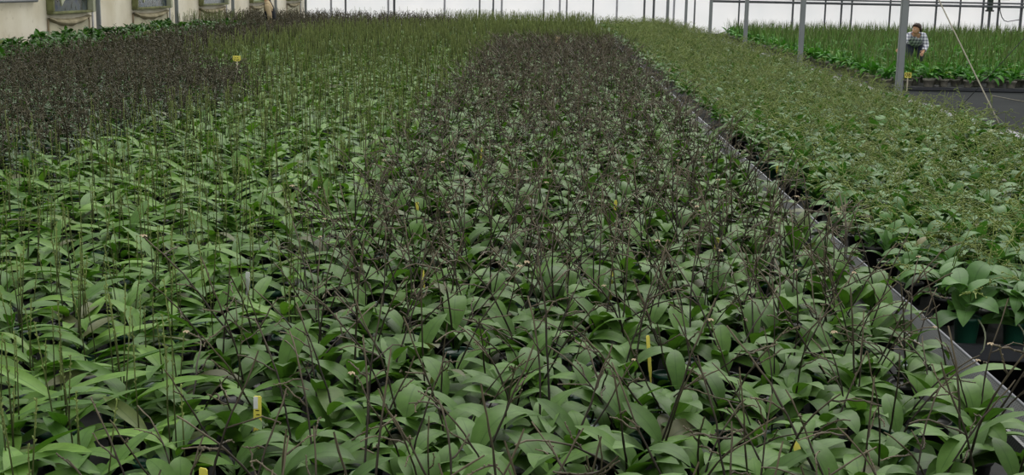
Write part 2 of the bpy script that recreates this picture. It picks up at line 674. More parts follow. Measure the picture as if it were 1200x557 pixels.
M_CLOTH = ground_cloth()
M_SHEET = sheet_mat()
M_BEIGE = beige_mat()
M_GALV = plain('galvanised_steel', rgb(134, 140, 142), 0.5, 0.1, 0.10, 3.0)
M_DARKSTEEL = plain('grey_painted_steel', rgb(96, 100, 104), 0.5, 0.1, 0.12, 4)
M_MULL = plain('pale_wall_bar', rgb(176, 178, 184), 0.6)
M_FRAME = plain('mossy_window_frame', rgb(112, 116, 78), 0.8, 0, 0.4, 5)
M_SILL = plain('weathered_sill', rgb(150, 136, 112), 0.8, 0, 0.3, 6)
M_FLAP = plain('pale_flap_board', rgb(168, 172, 148), 0.7, 0, 0.15, 6)
M_SWAG = plain('sagging_cloth', rgb(158, 150, 122), 0.9, 0, 0.15, 9)
M_KERB = plain('grey_bench_rim', rgb(98, 100, 103), 0.55, 0, 0.12, 5)
M_BENCHTOP = plain('dark_bench_mesh', rgb(36, 38, 38), 0.8, 0, 0.3, 30)
M_BLACK = plain('black_plastic_tray', rgb(24, 26, 26), 0.6)


def glass_mat():
    m, nt, b = new_mat('dim_window_glass')
    n = noise(nt, 3.5, 5)
    r = ramp(nt, [(0.35, rgb(48, 54, 50)), (0.52, rgb(86, 96, 98)), (0.68, rgb(58, 72, 96))])
    nt.links.new(n, r.inputs[0])
    nt.links.new(r.outputs[0], b.inputs['Base Color'])
    b.inputs['Roughness'].default_value = 0.18
    return m


M_GLASS = glass_mat()


def green_glass():
    m, nt, b = new_mat('window_glass_with_greenery')
    n = noise(nt, 4, 5)
    r = ramp(nt, [(0.35, rgb(70, 96, 46)), (0.65, rgb(128, 148, 84))])
    nt.links.new(n, r.inputs[0])
    nt.links.new(r.outputs[0], b.inputs['Base Color'])
    b.inputs['Roughness'].default_value = 0.3
    return m


M_GREENGLASS = green_glass()


def mesh_strip_mat():
    """Expanded-metal strip: a grid of small dark holes in grey steel."""
    m, nt, b = new_mat('perforated_grey_strip')
    tc = nt.nodes.new('ShaderNodeTexCoord')
    sp = nt.nodes.new('ShaderNodeSeparateXYZ')
    nt.links.new(tc.outputs['Object'], sp.inputs[0])
    sy = math_node(nt, 'SINE', math_node(nt, 'MULTIPLY', sp.outputs[1], 420.0))
    sz = math_node(nt, 'SINE', math_node(nt, 'MULTIPLY', sp.outputs[2], 420.0))
    h = math_node(nt, 'GREATER_THAN', math_node(nt, 'MULTIPLY', sy, sz), 0.18)
    n = noise(nt, 5, 4)
    r = ramp(nt, [(0.3, rgb(76, 79, 80)), (0.7, rgb(98, 101, 102))])
    nt.links.new(n, r.inputs[0])
    c = mixc(nt, h, r.outputs[0], rgb(50, 53, 54))
    nt.links.new(c, b.inputs['Base Color'])
    b.inputs['Roughness'].default_value = 0.5
    return m


M_STRIP = mesh_strip_mat()
M_BENCHRAIL = plain('dark_rail_steel', rgb(58, 61, 66), .6)
M_EDGE = plain('bright_rail_edge', rgb(150, 152, 158), 0.4, 0.2, 0.1, 9)  # thin edge along the rail top, paler than the strip below

fl = Solid().box(XL - 0.2, 27, -1.5, ZB + 0.2, -0.2, 0.0).build('floor', M_CLOTH)
tag(fl, kind='structure')
wb = Solid().box(XL - 0.2, 27, ZB, ZB + 0.03, 0.0, 3.2).build('wall_back', M_SHEET)
tag(wb, kind='structure')
wl = Solid().box(XL - 0.12, XL, 8, ZB, 0.0, 3.2).build('wall_left', M_BEIGE)
tag(wl, kind='structure')
n_trim = [0]


def trim(s, m, smooth=False):
    n_trim[0] += 1
    o = s.build('trim_%d' % n_trim[0], m, None, smooth)
    tag(o, kind='structure')
    return o


# upright bars of the end wall
for px in (388, 455, 521, 588, 656, 723, 790):
    p = at_depth(px, 5, ZB - 0.03)
    trim(Solid().box(p.x - 0.04, p.x + 0.04, ZB - 0.06, ZB - 0.002, 0, 3.2), M_MULL)
for px, w_ in ((405, .035), (462, .045), (562, .03), (578, .035), (637, .03), (664, .03), (695, .035), (755, .04), (766, .045), (782, .045), (814, .03),
               (866, .03), (929, .035), (943, .025), (967, .03), (986, .035), (998, .03), (1043, .03), (1064, .03), (1097, .035), (1125, .03),
               (1152, .035), (1160, .045), (1170, .035), (1197, .05)):
    p = at_depth(px, 12, ZB - 0.15)
    trim(Solid().box(p.x - w_, p.x + w_, ZB - 0.19, ZB - 0.11, 0, 3.2, 0, 0.008), M_DARKSTEEL)
# heating pipes along the end wall
for hz, r_ in ((1.43, 0.035), (1.30, 0.05), (1.62, 0.03)):
    trim(Solid().rod([(6.6, ZB - 0.35, hz + 0.02), (15, ZB - 0.35, hz), (26.5, ZB - 0.35, hz - 0.02)], r_, 10), M_DARKSTEEL, True)
# a dark line that runs along the side wall at window height
trim(Solid().rod([(XL + 0.06, 10, 1.36), (XL + 0.06, 25.2, 1.36)], 0.03, 8), M_DARKSTEEL, True)

# side wall: windows with sagging cloth under the sill, and wall seams
pole_x = (119, 211, 277, 327, 362)
win_px = ((60, 105), (160, 198), (238, 266), (297, 312), (340, 354))
for i, (a, b_) in enumerate(win_px):
    y0 = 1500 * (-XL) / (645 - a) + .0
    y1 = 1500 * (-XL) / (645 - b_)
    z0 = 1.13
    root = bpy.data.objects.new('window_%d' % (i + 1), None)
    COL.objects.link(root)
    root.location = (XL, (y0 + y1) / 2, 0)
    tag(root, kind='structure')
    hy = (y1 - y0) / 2
    s = Solid()
    s.box(0, .14, -hy - .1, hy + .1, z0 - .05, z0, 0, .01)
    s.box(0, .14, -hy - .1, hy + .1, z0 + .95, z0 + 1.05, 0, .01)
    s.box(0, .14, -hy - .1, -hy, z0, z0 + .95, 0, .01)
    s.box(0, .14, hy, hy + .1, z0, z0 + .95, 0, .01)
    s.build('window_frame', M_FRAME, root)
    Solid().box(.005, .03, -hy, hy, z0, z0 + .95).build('pane', M_GREENGLASS if i in (3, 4) else M_GLASS, root)
    Solid().box(.05, .09, -hy, hy, z0 + .235, z0 + .27, 0, .006).box(.05, .09, -hy, hy, z0 + .34, z0 + .42, 0, .006).build('glazing_bar', M_DARKSTEEL, root)
    Solid().box(.03, .16, hy - .02, hy + .16, z0 - .04, z0 + .36, 0, .012).build('side_board', M_FLAP, root)
    # pale board that leans across the near corner
    fb = Solid()
    fb.box(-.02, .02, -.17, .17, -.38, .38, 0, .01)
    f_ = fb.build('vent_flap', M_FLAP, root, False, (.2, -hy + .18, z0 + .52))
    f_.rotation_euler = (0.45, 0.0, 0.12)
    # cloth that sags in a bow under the sill
    sw = Solid()
    n = 22
    for k in range(n):
        ta, tb = k / n, (k + 1) / n
        def pt(t, q):
            y = -hy - .12 + t * (2 * hy + .2)
            sag = .16 * (1 - (2 * t - 1) ** 2)
            return (0.02 + .07 * math.sin(q * PI) + .02 * math.sin(t * 25), y, z0 - .10 - sag * (.35 + .65 * q) - q * .06)
        for j in range(5):
            qa, qb = j / 5, (j + 1) / 5
            sw.add([pt(ta, qa), pt(tb, qa), pt(tb, qb), pt(ta, qb)], [(0, 1, 2, 3)])
    sw.build('sagging_cloth', M_SWAG, root, True)
    # panel below the window, a little proud of the wall, with a seam each side
    Solid().box(.004, .02, -hy - .05, hy + .05, .1, z0 - .2).build('lower_panel', plain('lower_panel_sheet', rgb(186, 182, 156), .8, 0, .12, 2), root)
    Solid().box(.01, .035, -hy - .1, -hy - .05, .1, z0 - .15).build('seam', M_SILL, root)
    Solid().box(.01, .035, hy + .05, hy + .1, .1, z0 - .15).build('seam', M_SILL, root)
    Solid().box(0, .02, hy + .32, hy + .37, 0, 2.5).build('seam', M_MULL, root)


def support_pole(x, y, w_, label, hgt=3.2, mat=None):
    r = bpy.data.objects.new('support_pole', None)
    COL.objects.link(r)
    r.location = (x, y, 0)
    tag(r, label, 'pole', 'steel support poles')
    h = w_ / 2
    Solid().box(-h, h, -h * .8, h * .8, 0.012, hgt, 0, w_ * 0.12).build('post', mat or M_GALV, r)
    Solid().box(-h * 2, h * 2, -h * 2, h * 2, 0, 0.014, 0, .003).build('base_plate', M_DARKSTEEL, r)
    for sx in (-1, 1):
        for sy in (-1, 1):
            Solid().rod([(sx * h * 1.5, sy * h * 1.5, 0.012), (sx * h * 1.5, sy * h * 1.5, 0.035)], 0.012, 6).build('bolt', M_DARKSTEEL, r)
    return r


ORD = ('nearest', 'second nearest', 'third nearest', 'fourth nearest', 'fifth nearest', 'sixth nearest', 'farthest')
POLE_X = 4.42
for i in range(6):
    y = 16.35 + 6.5 * i
    support_pole(POLE_X, y, .088, '%s grey steel pole in the row along the grey rim of the right bed' % ORD[i])
for i, px in enumerate(pole_x):
    y = 1500 * (-XL - .18) / (645 - px)
    support_pole(XL + .18, y, .09, '%s grey steel pole standing against the beige side wall' % ORD[i])

#%%BENCHES
# ------------------------------------------------------------------ benches
BT = 0.45


def bench(label, x0, x1, y0, y1, top, rim_l, rim_r, rim_f=None, tray=False):
    r = bpy.data.objects.new('growing_bench', None)
    COL.objects.link(r)
    r.location = ((x0 + x1) / 2, y0, 0)
    tag(r, label, 'bench')
    ox, oy = r.location.x, y0
    L = y1 - y0
    hw = (x1 - x0) / 2
    Solid().box(-hw, hw, 0, L, top - .03, top).build('bench_top', M_BENCHTOP, r)
    if rim_l:
        rim_l(-hw, L, r, -1)
    if rim_r:
        rim_r(hw, L, r, 1)
    Solid().box(-hw, hw, -.02, .02, top - .05, top + .012, 0, .006).build('end_rail', M_BENCHRAIL, r)
    if top > .3:
        for yy in np.linspace(.5, L - .5, 8):
            for sx in (-1, 1):
                Solid().box(sx * (hw - .12) - .025, sx * (hw - .12) + .025, yy - .025, yy + .025, 0, top - .03, 0, .004).build('leg', M_DARKSTEEL, r)
            Solid().box(-hw + .1, hw - .1, yy - .02, yy + .02, top - .09, top - .03).build('cross_bar', M_DARKSTEEL, r)
    return r


def rim_mesh(x, L, r, s):
    s_ = Solid()
    a, b_ = (x - .022, BT + .05), (x + .035, BT + .115)
    s_.box(x - .032, x - .020, 0, L, BT - .06, BT + .055)
    s_.add([(a[0], 0, a[1]), (b_[0], 0, b_[1]), (b_[0] + .006, 0, b_[1] - .01), (a[0] + .006, 0, a[1] - .01),
            (a[0], L, a[1]), (b_[0], L, b_[1]), (b_[0] + .006, L, b_[1] - .01), (a[0] + .006, L, a[1] - .01)],
           [(0, 1, 5, 4), (1, 2, 6, 5), (2, 3, 7, 6), (3, 0, 4, 7), (3, 2, 1, 0), (4, 5, 6, 7)])
    s_.box(x + .028, x + .038, 0, L, BT - .02, BT + .108)
    s_.build('mesh_rail', M_STRIP, r)
    o = Solid().rod([(x + .037, 0, BT + .115), (x + .037, L / 2, BT + .115), (x + .037, L, BT + .115)], .005, 6).build('rail_edge', M_EDGE, r, True)
    o['label'] = 'bright metal edge on top of the mesh rail'


def rim_plain(x, L, r, s):
    Solid().box(x - .008, x + .008, 0, L, BT - .06, BT + .03).build('side_rail', M_STRIP, r)


def rim_kerb(x, L, r, s):
    Solid().box(x - .02, x + .29, 0, L, BT - .10, BT + .10, 0, .012).build('rim', M_KERB, r)


YE = 42.4                     # far end of the orchid beds
XR = 1.44                     # mesh rail of the middle bench
RB0, RB1 = 1.52, 4.06         # right bench
RBY = 4.85
bench('long plant bench with the grey mesh rail, carrying the brown-stalked orchids', -1.9, XR, 1.2, YE, BT, rim_plain, rim_mesh)
bench('long plant bench covered by green-stalked orchids, left of the middle bench', -5.95, -1.92, 1.2, YE, BT, rim_plain, rim_plain)
bench('long plant bench nearest the beige side wall', -9.85, -5.97, 8.5, YE, BT, rim_plain, rim_plain)
bench('plant bench with a smooth grey rim along the bare black floor', RB0, RB1, RBY, YE, BT, rim_plain, rim_kerb)
TB0, TBY, TBZ = 6.1, 24.2, 0.06
bench('low black platform under the tall potted plants beyond the bare floor', TB0, 25.5, TBY, 47.0, TBZ, None, None)

#%%PLANTS
# ------------------------------------------------------------------ where every plant stands and of which kind it is
def inside(poly, x, y):
    c = np.zeros(len(x), bool)
    n = len(poly)
    for i in range(n):
        x1, y1 = poly[i]
        x2, y2 = poly[(i + 1) % n]
        k = ((y1 > y) != (y2 > y)) & (x < (x2 - x1) * (y - y1) / (y2 - y1 + 1e-12) + x1)
        c ^= k
    return c


# patch of dark dry-stalked plants on the two left benches (metres: across, along)
DARK = [tuple(on_height(a, b, 0.80)[:2]) for a, b in ((-160, 205), (0, 172), (70, 158), (150, 136), (215, 116), (300, 101), (303, 79), (240, 68), (226, 58), (290, 46),
                                            (400, 31), (470, 29), (533, 29), (533, 21), (480, 18), (400, 16.5), (362, 14))]
DARK += [(-10.0, 53.0), (-10.0, 36.0), (-7.9, 34.0), (-7.8, 8.6)]


def lattice(x0, x1, y0, y1, s, jit):
    nx = max(1, int((x1 - x0) / s))
    ny = max(1, int((y1 - y0) / (s * .9)))
    X, Y = np.meshgrid(np.arange(nx), np.arange(ny))
    x = x0 + s * .5 + (X + 0.5 * (Y % 2)) * ((x1 - x0 - s) / max(1, nx - .5))
    y = y0 + (Y + .5) * (y1 - y0) / ny
    x = x + rng.uniform(-jit, jit, x.shape)
    y = y + rng.uniform(-jit, jit, y.shape)
    return np.stack([x.ravel(), y.ravel()], 1)


def visible_zone(P, h=.65, mx=260, my=900):
    q = project(np.column_stack([P, np.full(len(P), h)]))
    near = (P[:, 1] > 1.9) & (P[:, 1] < 13) & (P[:, 0] > -7.5)
    return near | ((q[:, 2] > .5) & (q[:, 0] > -mx) & (q[:, 0] < W + mx) & (q[:, 1] < my))


S = 0.19
pts = [lattice(-9.8, XR - .09, 1.9, YE - .1, S, .035), lattice(RB0 + .03, RB1 - .20, RBY - .05, YE - .1, S, .03)]
pts = np.concatenate(pts)
pts = pts[visible_zone(pts) & ~((pts[:, 0] < -6) & (pts[:, 1] < 8.7))]
# thin out with distance: far plants are drawn a little larger and farther apart
keep = rng.random(len(pts)) < np.clip(1.25 - pts[:, 1] / 60, 0.62, 1)
pts = pts[keep]
x, y = pts[:, 0], pts[:, 1]
jx = x + rng.normal(0, .10, len(x))
jy = y + rng.normal(0, .25, len(x)) * np.clip(y / 12, .5, 3)
kind = np.full(len(x), 'green', dtype=object)
kind[(jx > np.where(y < 6, -.95, -1.03)) & (x < 1.5) & (jy < 25)] = 'brown'
kind[inside(DARK, x + rng.normal(0, .12, len(x)), y + rng.normal(0, .15, len(x)) * np.clip(y / 14, .5, 3)) & (x < -1)] = 'dark'
kind[(x + rng.normal(0, .2, len(x)) < -7.35) & (y < 33)] = 'shrub'
kind[x > 1.55] = 'olive'
# shrubs are larger: fewer of them
drop = (kind == 'shrub') & (rng.random(len(x)) > .40)
# the aisle where the worker by the side wall stands
PL = at_depth(317, 20, 33.5)
drop |= (np.abs(x - PL.x) < .34) & (np.abs(y - 33.5) < .45)
pts, kind = pts[~drop], kind[~drop]

tall = lattice(TB0 + .05, 25.4, TBY + .12, 46.8, .40, .07)
tall = tall[visible_zone(tall)]
PRX, PRY = at_depth(1074, 40, 27.6).x, 27.6
tall = tall[~((np.abs(tall[:, 0] - PRX) < .24) & (tall[:, 1] > PRY - .12) & (tall[:, 1] < PRY + .55))]

SPEC = {
    'green': dict(fol=fol_green, spk=spk_green, lm='leaf_green', sm='spike_green', n=(1, 3), far=4, s=(.88, 1.12)),
    'brown': dict(fol=fol_broad, spk=spk_brown, lm='leaf_broad', sm='spike_brown', n=(1, 2), far=4, s=(.9, 1.1)),
    'olive': dict(fol=fol_right, spk=spk_olive, lm='leaf_right', sm='spike_olive', n=(2, 4), far=3, s=(.92, 1.12)),
    'dark': dict(fol=fol_dusky, spk=spk_dark, lm='leaf_dusky', sm='spike_dark', n=(1, 3), far=2, s=(.9, 1.1)),
    'shrub': dict(fol=fol_shrub, spk=None, lm='leaf_shrub', sm=None, n=(0, 0), far=0, s=(.85, 1.1)),
    'tall': dict(fol=fol_pot, spk=spk_reed, lm='leaf_pot', sm='spike_reed', n=(6, 9), far=9, s=(.85, 1.12)),
}
NV = 14
for k, sp in SPEC.items():
    sp['F'] = [[sp['fol'](l) for _ in range(NV if l < 2 else 10)] for l in range(3)]
    sp['S'] = [[sp['spk'](l) for _ in range(22 if l < 2 else 14)] for l in range(3)] if sp['spk'] else None

NAMES = {'green': 'green_stalked_orchid', 'brown': 'brown_stalked_orchid', 'olive': 'arching_orchid', 'dark': 'dry_stalked_orchid', 'shrub': 'leafy_shrub', 'tall': 'reed_plant'}
CATS = {'green': 'orchid', 'brown': 'orchid', 'olive': 'orchid', 'dark': 'orchid', 'shrub': 'shrub', 'tall': 'potted plant'}
POTMESH = to_mesh('pot', POT, [MT['pot']])
POTBIG = to_mesh('pot', POT_BIG, [MT['pot_grey']])
STEM = to_mesh('stem', cat([tube(path((0, 0, .1), a, 1.25, .16, 5, 0, 0, .05), np.linspace(.006, .003, 6), 5) for a in (0.3, 1.9, 3.6, 5.1)]), [MT['woody']])
WITH = to_mesh('withered_flower', cat([leaf(.016, .006, a, .4, 1.6, np.zeros(3), 4, .4) for a in np.arange(5) * 1.257] + [blob((0, 0, 0), .004, (0, 0, 1), 1.2)]), [MT['withered']])
ROOTM = to_mesh('aerial_root', tube(path((0, 0, .1), -PI / 2, .0, .17, 8, -2.2, .2, .1), np.linspace(.004, .0025, 9), 5), [MT['root']])


def where(kind, x, y):
    """The label and the group of a plant, by what it stands beside."""
    if kind == 'green':
        if x > -1.45:
            return 'green-stalked orchid at the seam, beside the brown-stalked orchids', 'green-stalked orchids along the seam'
        if y < 4.1:
            return 'narrow-leaved orchid with upright green stalks, in the frontmost rows, clear of the brown stalks', 'green-stalked orchids in the frontmost rows'
        return 'narrow-leaved orchid with straight upright green flower stalks, behind the frontmost rows', 'green-stalked orchids behind the frontmost rows'
    if kind == 'brown':
        if x > 1.12:
            return 'broad-leaved orchid with bare brown stalks, in the row against the grey mesh rail', 'brown-stalked orchids along the mesh rail'
        if x < -.72:
            return 'brown-stalked orchid at the seam, beside the green-stalked orchids', 'brown-stalked orchids along the seam'
        if y < 4.1:
            return 'broad-leaved orchid with branched brown stalks, in the frontmost rows of the middle bed', 'brown-stalked orchids in the frontmost rows'
        return 'broad-leaved orchid with branched brown stalks, mid-bed behind the frontmost rows', 'brown-stalked orchids mid-bed'
    if kind == 'olive':
        if y < RBY + .2:
            return 'orchid at the open end of the right bench, leaves hanging over the dark gap', 'orchids at the open end of the right bench'
        if x < RB0 + .22:
            return 'olive-stalked orchid in the row facing the mesh rail across the dark gap', 'olive-stalked orchids facing the mesh rail'
        if x > RB1 - .42:
            return 'olive-stalked orchid in the row along the smooth grey rim by the bare floor', 'olive-stalked orchids along the grey rim'
        return 'bright green orchid with thin arching olive stalks, inside the bed between rail and rim', 'olive-stalked orchids inside the right bed'
    if kind == 'dark':
        return 'orchid with tall dry dark-brown stalks, in the dark patch before the beige wall', 'dry-stalked orchids before the beige wall'
    if kind == 'shrub':
        return 'low leafy dark-green plant without stalks, in the strip along the beige wall', 'leafy plants along the beige wall'
    if y < TBY + .4:
        return 'tall reedy plant in a grey pot, front row facing the bare black floor', 'reedy pot plants in the front row'
    if x < TB0 + .45:
        return 'tall reedy plant in a grey pot, in the row beside the steel poles', 'reedy pot plants beside the steel poles'
    return 'tall reedy plant in a grey pot, behind the front row, green shoots upright', 'reedy pot plants behind the front row'


FLOWERS = [0]


def individuals(kind, P, zbase):
    sp = SPEC[kind]
    lod = 0
    fm = [to_mesh('foliage', a, [MT[sp['lm']]]) for a in sp['F'][lod]]
    sm = [to_mesh('flower_stalk', a, [MT[sp['sm']]]) for a in sp['S'][lod]] if sp['spk'] else []
    nm = NAMES[kind]
    roots = []
    part = 'shoot' if kind == 'tall' else 'flower_stalk'
    # where withered flowers may sit: the tips of the stalk meshes
    tips = [a[0][a[0][:, 2].argmax()] for a in sp['S'][lod]] if sp['spk'] else []
    for (px, py) in P:
        r = bpy.data.objects.new(nm, None)
        COL.objects.link(r)
        r.empty_display_size = .05
        r.location = (px, py, zbase)
        r.rotation_euler = (rng.normal(0, .03), rng.normal(0, .03), u(0, 2 * PI))
        s_ = u(*sp['s'])
        r.scale = (s_, s_, s_)
        lb, gp = where(kind, px, py)
        tag(r, lb, CATS[kind], gp)
        link('pot', POTBIG if kind == 'tall' else POTMESH, r)
        fo = link('foliage', fm[int(rng.integers(len(fm)))], r, None, u(0, 2 * PI))
        if kind == 'olive' and (py < RBY + .2 or px < RB0 + .2):
            # these lean out over the edge of the bench
            r.rotation_euler = (0, 0, 0)
            fo.rotation_mode = 'ZYX'
            fo.rotation_euler = (u(.1, .3) if py < RBY + .2 else 0, -u(.0, .2) if px < RB0 + .2 else 0, u(0, 2 * PI))
            k_ = 1.18 if py < RBY + .2 else 1.08
            fo.scale = (k_, k_, k_)
            fo.location = (0, -.03 if py < RBY + .2 else 0, -.03)
            f2 = link('foliage', fm[int(rng.integers(len(fm)))], r, (0, 0, -.035), u(0, 2 * PI), 1.15) if py < RBY + .2 else None
        if kind == 'shrub':
            link('stem', STEM, r)
        if sm:
            for q in range(int(rng.integers(sp['n'][0], sp['n'][1] + 1)) + (kind == 'brown' and py > 4.2)):
                iv = int(rng.integers(len(sm)))
                o = link(part, sm[iv], r, None, u(0, 2 * PI), u(.9, 1.12))
                if kind == 'brown' and rng.random() < .07 and py > 2.6:
                    w_ = link('withered_flower', WITH, o, tuple(tips[iv]), u(0, 6), u(.5, .85))
                    w_['label'] = 'cream withered flower'
        if kind == 'olive' and py < RBY + .2:
            for q in range(1):
                link('aerial_root', ROOTM, r, (u(-.03, .03), -.03, 0), u(-.2, .2) - r.rotation_euler.z)
        roots.append(r)
    return roots


def masses(kind, P, zbase, name, label, cat_):
    """All the plants of one kind that stand too far off to be told apart, as one object."""
    if not len(P):
        return None
    sp = SPEC[kind]
    Vs, Fs, As, Ms = [], [], [], []
    off = 0
    d = P[:, 1]
    dj = d * rng.uniform(.75, 1.3, len(d))
    lod = np.where(dj < 9, 0, np.where(dj < 20, 1, 2))

    def put(arr, sel, mi, zs=1.0):
        nonlocal off
        V, F_, A = arr
        n = len(sel)
        if n == 0:
            return
        a = rng.uniform(0, 2 * PI, n)
        s = rng.uniform(sp['s'][0], sp['s'][1], n) * (1 + .12 * (lod[sel] == 2))
        ca, sa = np.cos(a) * s, np.sin(a) * s
        X = V[None, :, 0] * ca[:, None] - V[None, :, 1] * sa[:, None] + P[sel, 0][:, None]
        Y = V[None, :, 0] * sa[:, None] + V[None, :, 1] * ca[:, None] + P[sel, 1][:, None]
        Z = V[None, :, 2] * s[:, None] + zbase
        Vs.append(np.stack([X, Y, Z], 2).reshape(-1, 3))
        Fs.append((F_[None] + (np.arange(n) * len(V))[:, None, None] + off).reshape(-1, 4))
        B = np.broadcast_to(A, (n,) + A.shape).copy()
        B[:, :, 0] = (B[:, :, 0] + rng.random(n)[:, None]) % 1
        As.append(B.reshape(-1, 3))
        Ms.append(np.full(n * len(F_), mi))
        off += n * len(V)

    for l in range(3):
        idx = np.nonzero(lod == l)[0]
        if not len(idx):
            continue
        nf = len(sp['F'][l])
        v = rng.integers(0, nf, len(idx))
        for i in range(nf):
            put(sp['F'][l][i], idx[v == i], 0)
        if sp['spk']:
            ns = len(sp['S'][l])
            cnt = rng.integers(sp['n'][0] + l, sp['n'][1] + 1 + l, len(idx)) if l < 2 else rng.integers(max(1, sp['far'] - 1), sp['far'] + 2, len(idx))
            for q in range(cnt.max()):
                use = idx[cnt > q]
                v = rng.integers(0, ns, len(use))
                for i in range(ns):
                    put(sp['S'][l][i], use[v == i], 1)
        if l == 0 or kind == 'tall':
            put(POT_BIG if kind == 'tall' else POT, idx, 2)
    me = to_mesh(name, (np.concatenate(Vs), np.concatenate(Fs), np.concatenate(As)),
                 [MT[sp['lm']], MT[sp['sm']] if sp['sm'] else MT['woody'], MT['pot_grey'] if kind == 'tall' else MT['pot']], np.concatenate(Ms))
    o = link(name, me)
    tag(o, label, cat_, None, 'stuff')
    return o


MASSL = {
    'green': ('distant_green_stalked_orchids', 'hazy mass of distant green-stalked orchids reaching the pale end wall', 'orchids'),
    'brown': ('distant_brown_stalked_orchids', 'distant block of brown-stalked orchids in the middle bed', 'orchids'),
    'olive': ('distant_arching_orchids', 'mass of olive-stalked orchids filling the bed along the steel poles', 'orchids'),
    'dark': ('distant_dry_stalked_orchids', 'distant mass of dry dark-brown orchid stalks below the beige wall', 'orchids'),
    'shrub': ('distant_leafy_shrubs', 'farther leafy green plants along the foot of the beige wall', 'shrubs'),
    'tall': ('distant_reed_plants', 'deep mass of tall reedy plants reaching the pale end wall beyond the bare floor', 'potted plants'),
}
ROOTS = {}
for k in SPEC:
    P = tall if k == 'tall' else pts[kind == k]
    zb = TBZ if k == 'tall' else BT
    ztop = .5 if k == 'tall' else .66
    q = project(np.column_stack([P, np.full(len(P), ztop)]))
    inview = (q[:, 0] > -12) & (q[:, 0] < W + 12) & (q[:, 1] < H + 16) & (q[:, 1] > 0)
    cand = np.nonzero(inview)[0]
    cand = cand[np.argsort(q[cand, 2])][:300]
    mask = np.zeros(len(P), bool)
    mask[cand] = True
    ROOTS[k] = individuals(k, P[mask], zb)
    masses(k, P[~mask], zb, *MASSL[k])
    print(k, len(P), mask.sum())

#%%DETAILS
# ------------------------------------------------------------------ plant tags, signs, ropes
M_YEL = plain('yellow_tag_plastic', rgb(236, 226, 104), .5, 0, .06, 20)
M_WHT = plain('white_tag_plastic', rgb(225, 226, 228), .5, 0, .05, 20)
M_CREAM = plain('cream_tag_plastic', rgb(214, 190, 140), .6, 0, .08, 20)
M_INK = plain('dark_ink', rgb(46, 44, 30), .8)
M_STAKE = plain('pale_stake', rgb(206, 200, 176), .6)


def plant_tag(px, py, top, wd, mat, label, turn=0.0, lean=0.0, group=None, half=False, marks=False):
    """A thin plastic label pushed into a pot; its top edge is at height top."""
    p = on_height(px, py, top)
    r = bpy.data.objects.new('plant_tag', None)
    COL.objects.link(r)
    r.location = (p.x, p.y, BT + .085)
    r.rotation_euler = (lean, lean * .5, turn)
    tag(r, label, 'tag', group)
    h = top - BT - .085
    s = Solid()
    w_ = wd / 2
    t = .0009
    prof = [(-w_ * .15, 0), (w_ * .15, 0), (w_, h * .3), (w_, h - .004), (w_ - .003, h), (-w_ + .003, h), (-w_, h - .004), (-w_, h * .3)]
    n = len(prof)
    vs = [(a, -t, b) for a, b in prof] + [(a, t, b) for a, b in prof]
    fs = [tuple(range(n)), tuple(range(2 * n - 1, n - 1, -1))] + [(i, i + n, (i + 1) % n + n, (i + 1) % n) for i in range(n)]
    s.add(vs, fs)
    s.build('strip', mat, r)
    if half:
        Solid().box(-w_, w_ * .1, -t * 2.2, -t, h - .036, h - .002).build('white_sticker', M_WHT, r)['label'] = 'white sticker on the upper part of the tag'
    if marks:
        m = Solid()
        for i, (a, b, c) in enumerate(((-.5, .4, .0), (-.3, .55, .012), (-.6, .2, .022), (-.2, .5, .03))):
            m.box(a * w_, b * w_, -t * 2.4, -t, h - .042 - c * 1.0, h - .0395 - c * 1.0)
        m.build('handwriting', M_INK, r)
    return r


plant_tag(300, 463, .715, .021, M_YEL, 'yellow plant tag with a white upper half, tallest tag among the near leaves', .15, .05, None, True, True)
plant_tag(239, 545, .70, .022, M_YEL, 'yellow tag tip poking out below the white-topped tag, near the frame bottom', -.3, .1)
plant_tag(949, 519, .70, .020, M_YEL, 'small yellow tag tip among the broad leaves near the bottom of the rail bed', .5, -.2)
plant_tag(368, 262, .72, .026, M_WHT, 'white tag leaning among the narrow green leaves, farther from the yellow one', .4, .35)
plant_tag(290, 317, .70, .018, M_WHT, 'white tag among narrow leaves, nearer the camera than the leaning white one', -.2, .12)
plant_tag(498, 317, 0.697, .013, M_YEL, 'thin yellow tag at the seam of brown and green stalks, beside a pale leaf', .2, -.1)
plant_tag(489, 236, 0.707, .017, M_YEL, 'yellow tag near the seam, higher up the bed than the thin one', -.4, .1)
plant_tag(624, 226, 0.697, .014, M_YEL, 'yellow tag standing mid-bed between the brown stalks', .1, 0)
plant_tag(564, 173, 0.707, .014, M_YEL, 'tiny yellow tag far up the brown-stalked bed', .3, 0)
plant_tag(716, 315, 0.707, .010, M_YEL, 'narrow yellow tag upright in the middle of the brown-stalked bed', 0, .05)
plant_tag(765, 394, 0.697, .014, M_YEL, 'yellow tag half hidden by a broad leaf, nearer than the narrow upright one', .6, -.1)
plant_tag(838, 278, 0.697, .020, M_YEL, 'yellow tag two plants in from the mesh rail, the wider of the two there', .1, .1)
plant_tag(889, 276, 0.665, .014, M_YEL, 'small yellow tag closest to the mesh rail', .7, 0)
plant_tag(719, 234, 0.697, .016, M_YEL, 'small yellow tag far up the brown-stalked bed, between the mid-bed tag and the mesh rail', .3, .1)
plant_tag(911, 193, .60, .018, M_YEL, 'yellow tag across the mesh rail among the olive stalks', .1, .05)
plant_tag(575, 35, .80, .07, M_WHT, 'white tag far off in the green haze before the end wall', .1, 0)
plant_tag(654, 43, .84, .09, M_CREAM, 'cream tag at the far edge of the brown-stalked block', 0, 0)


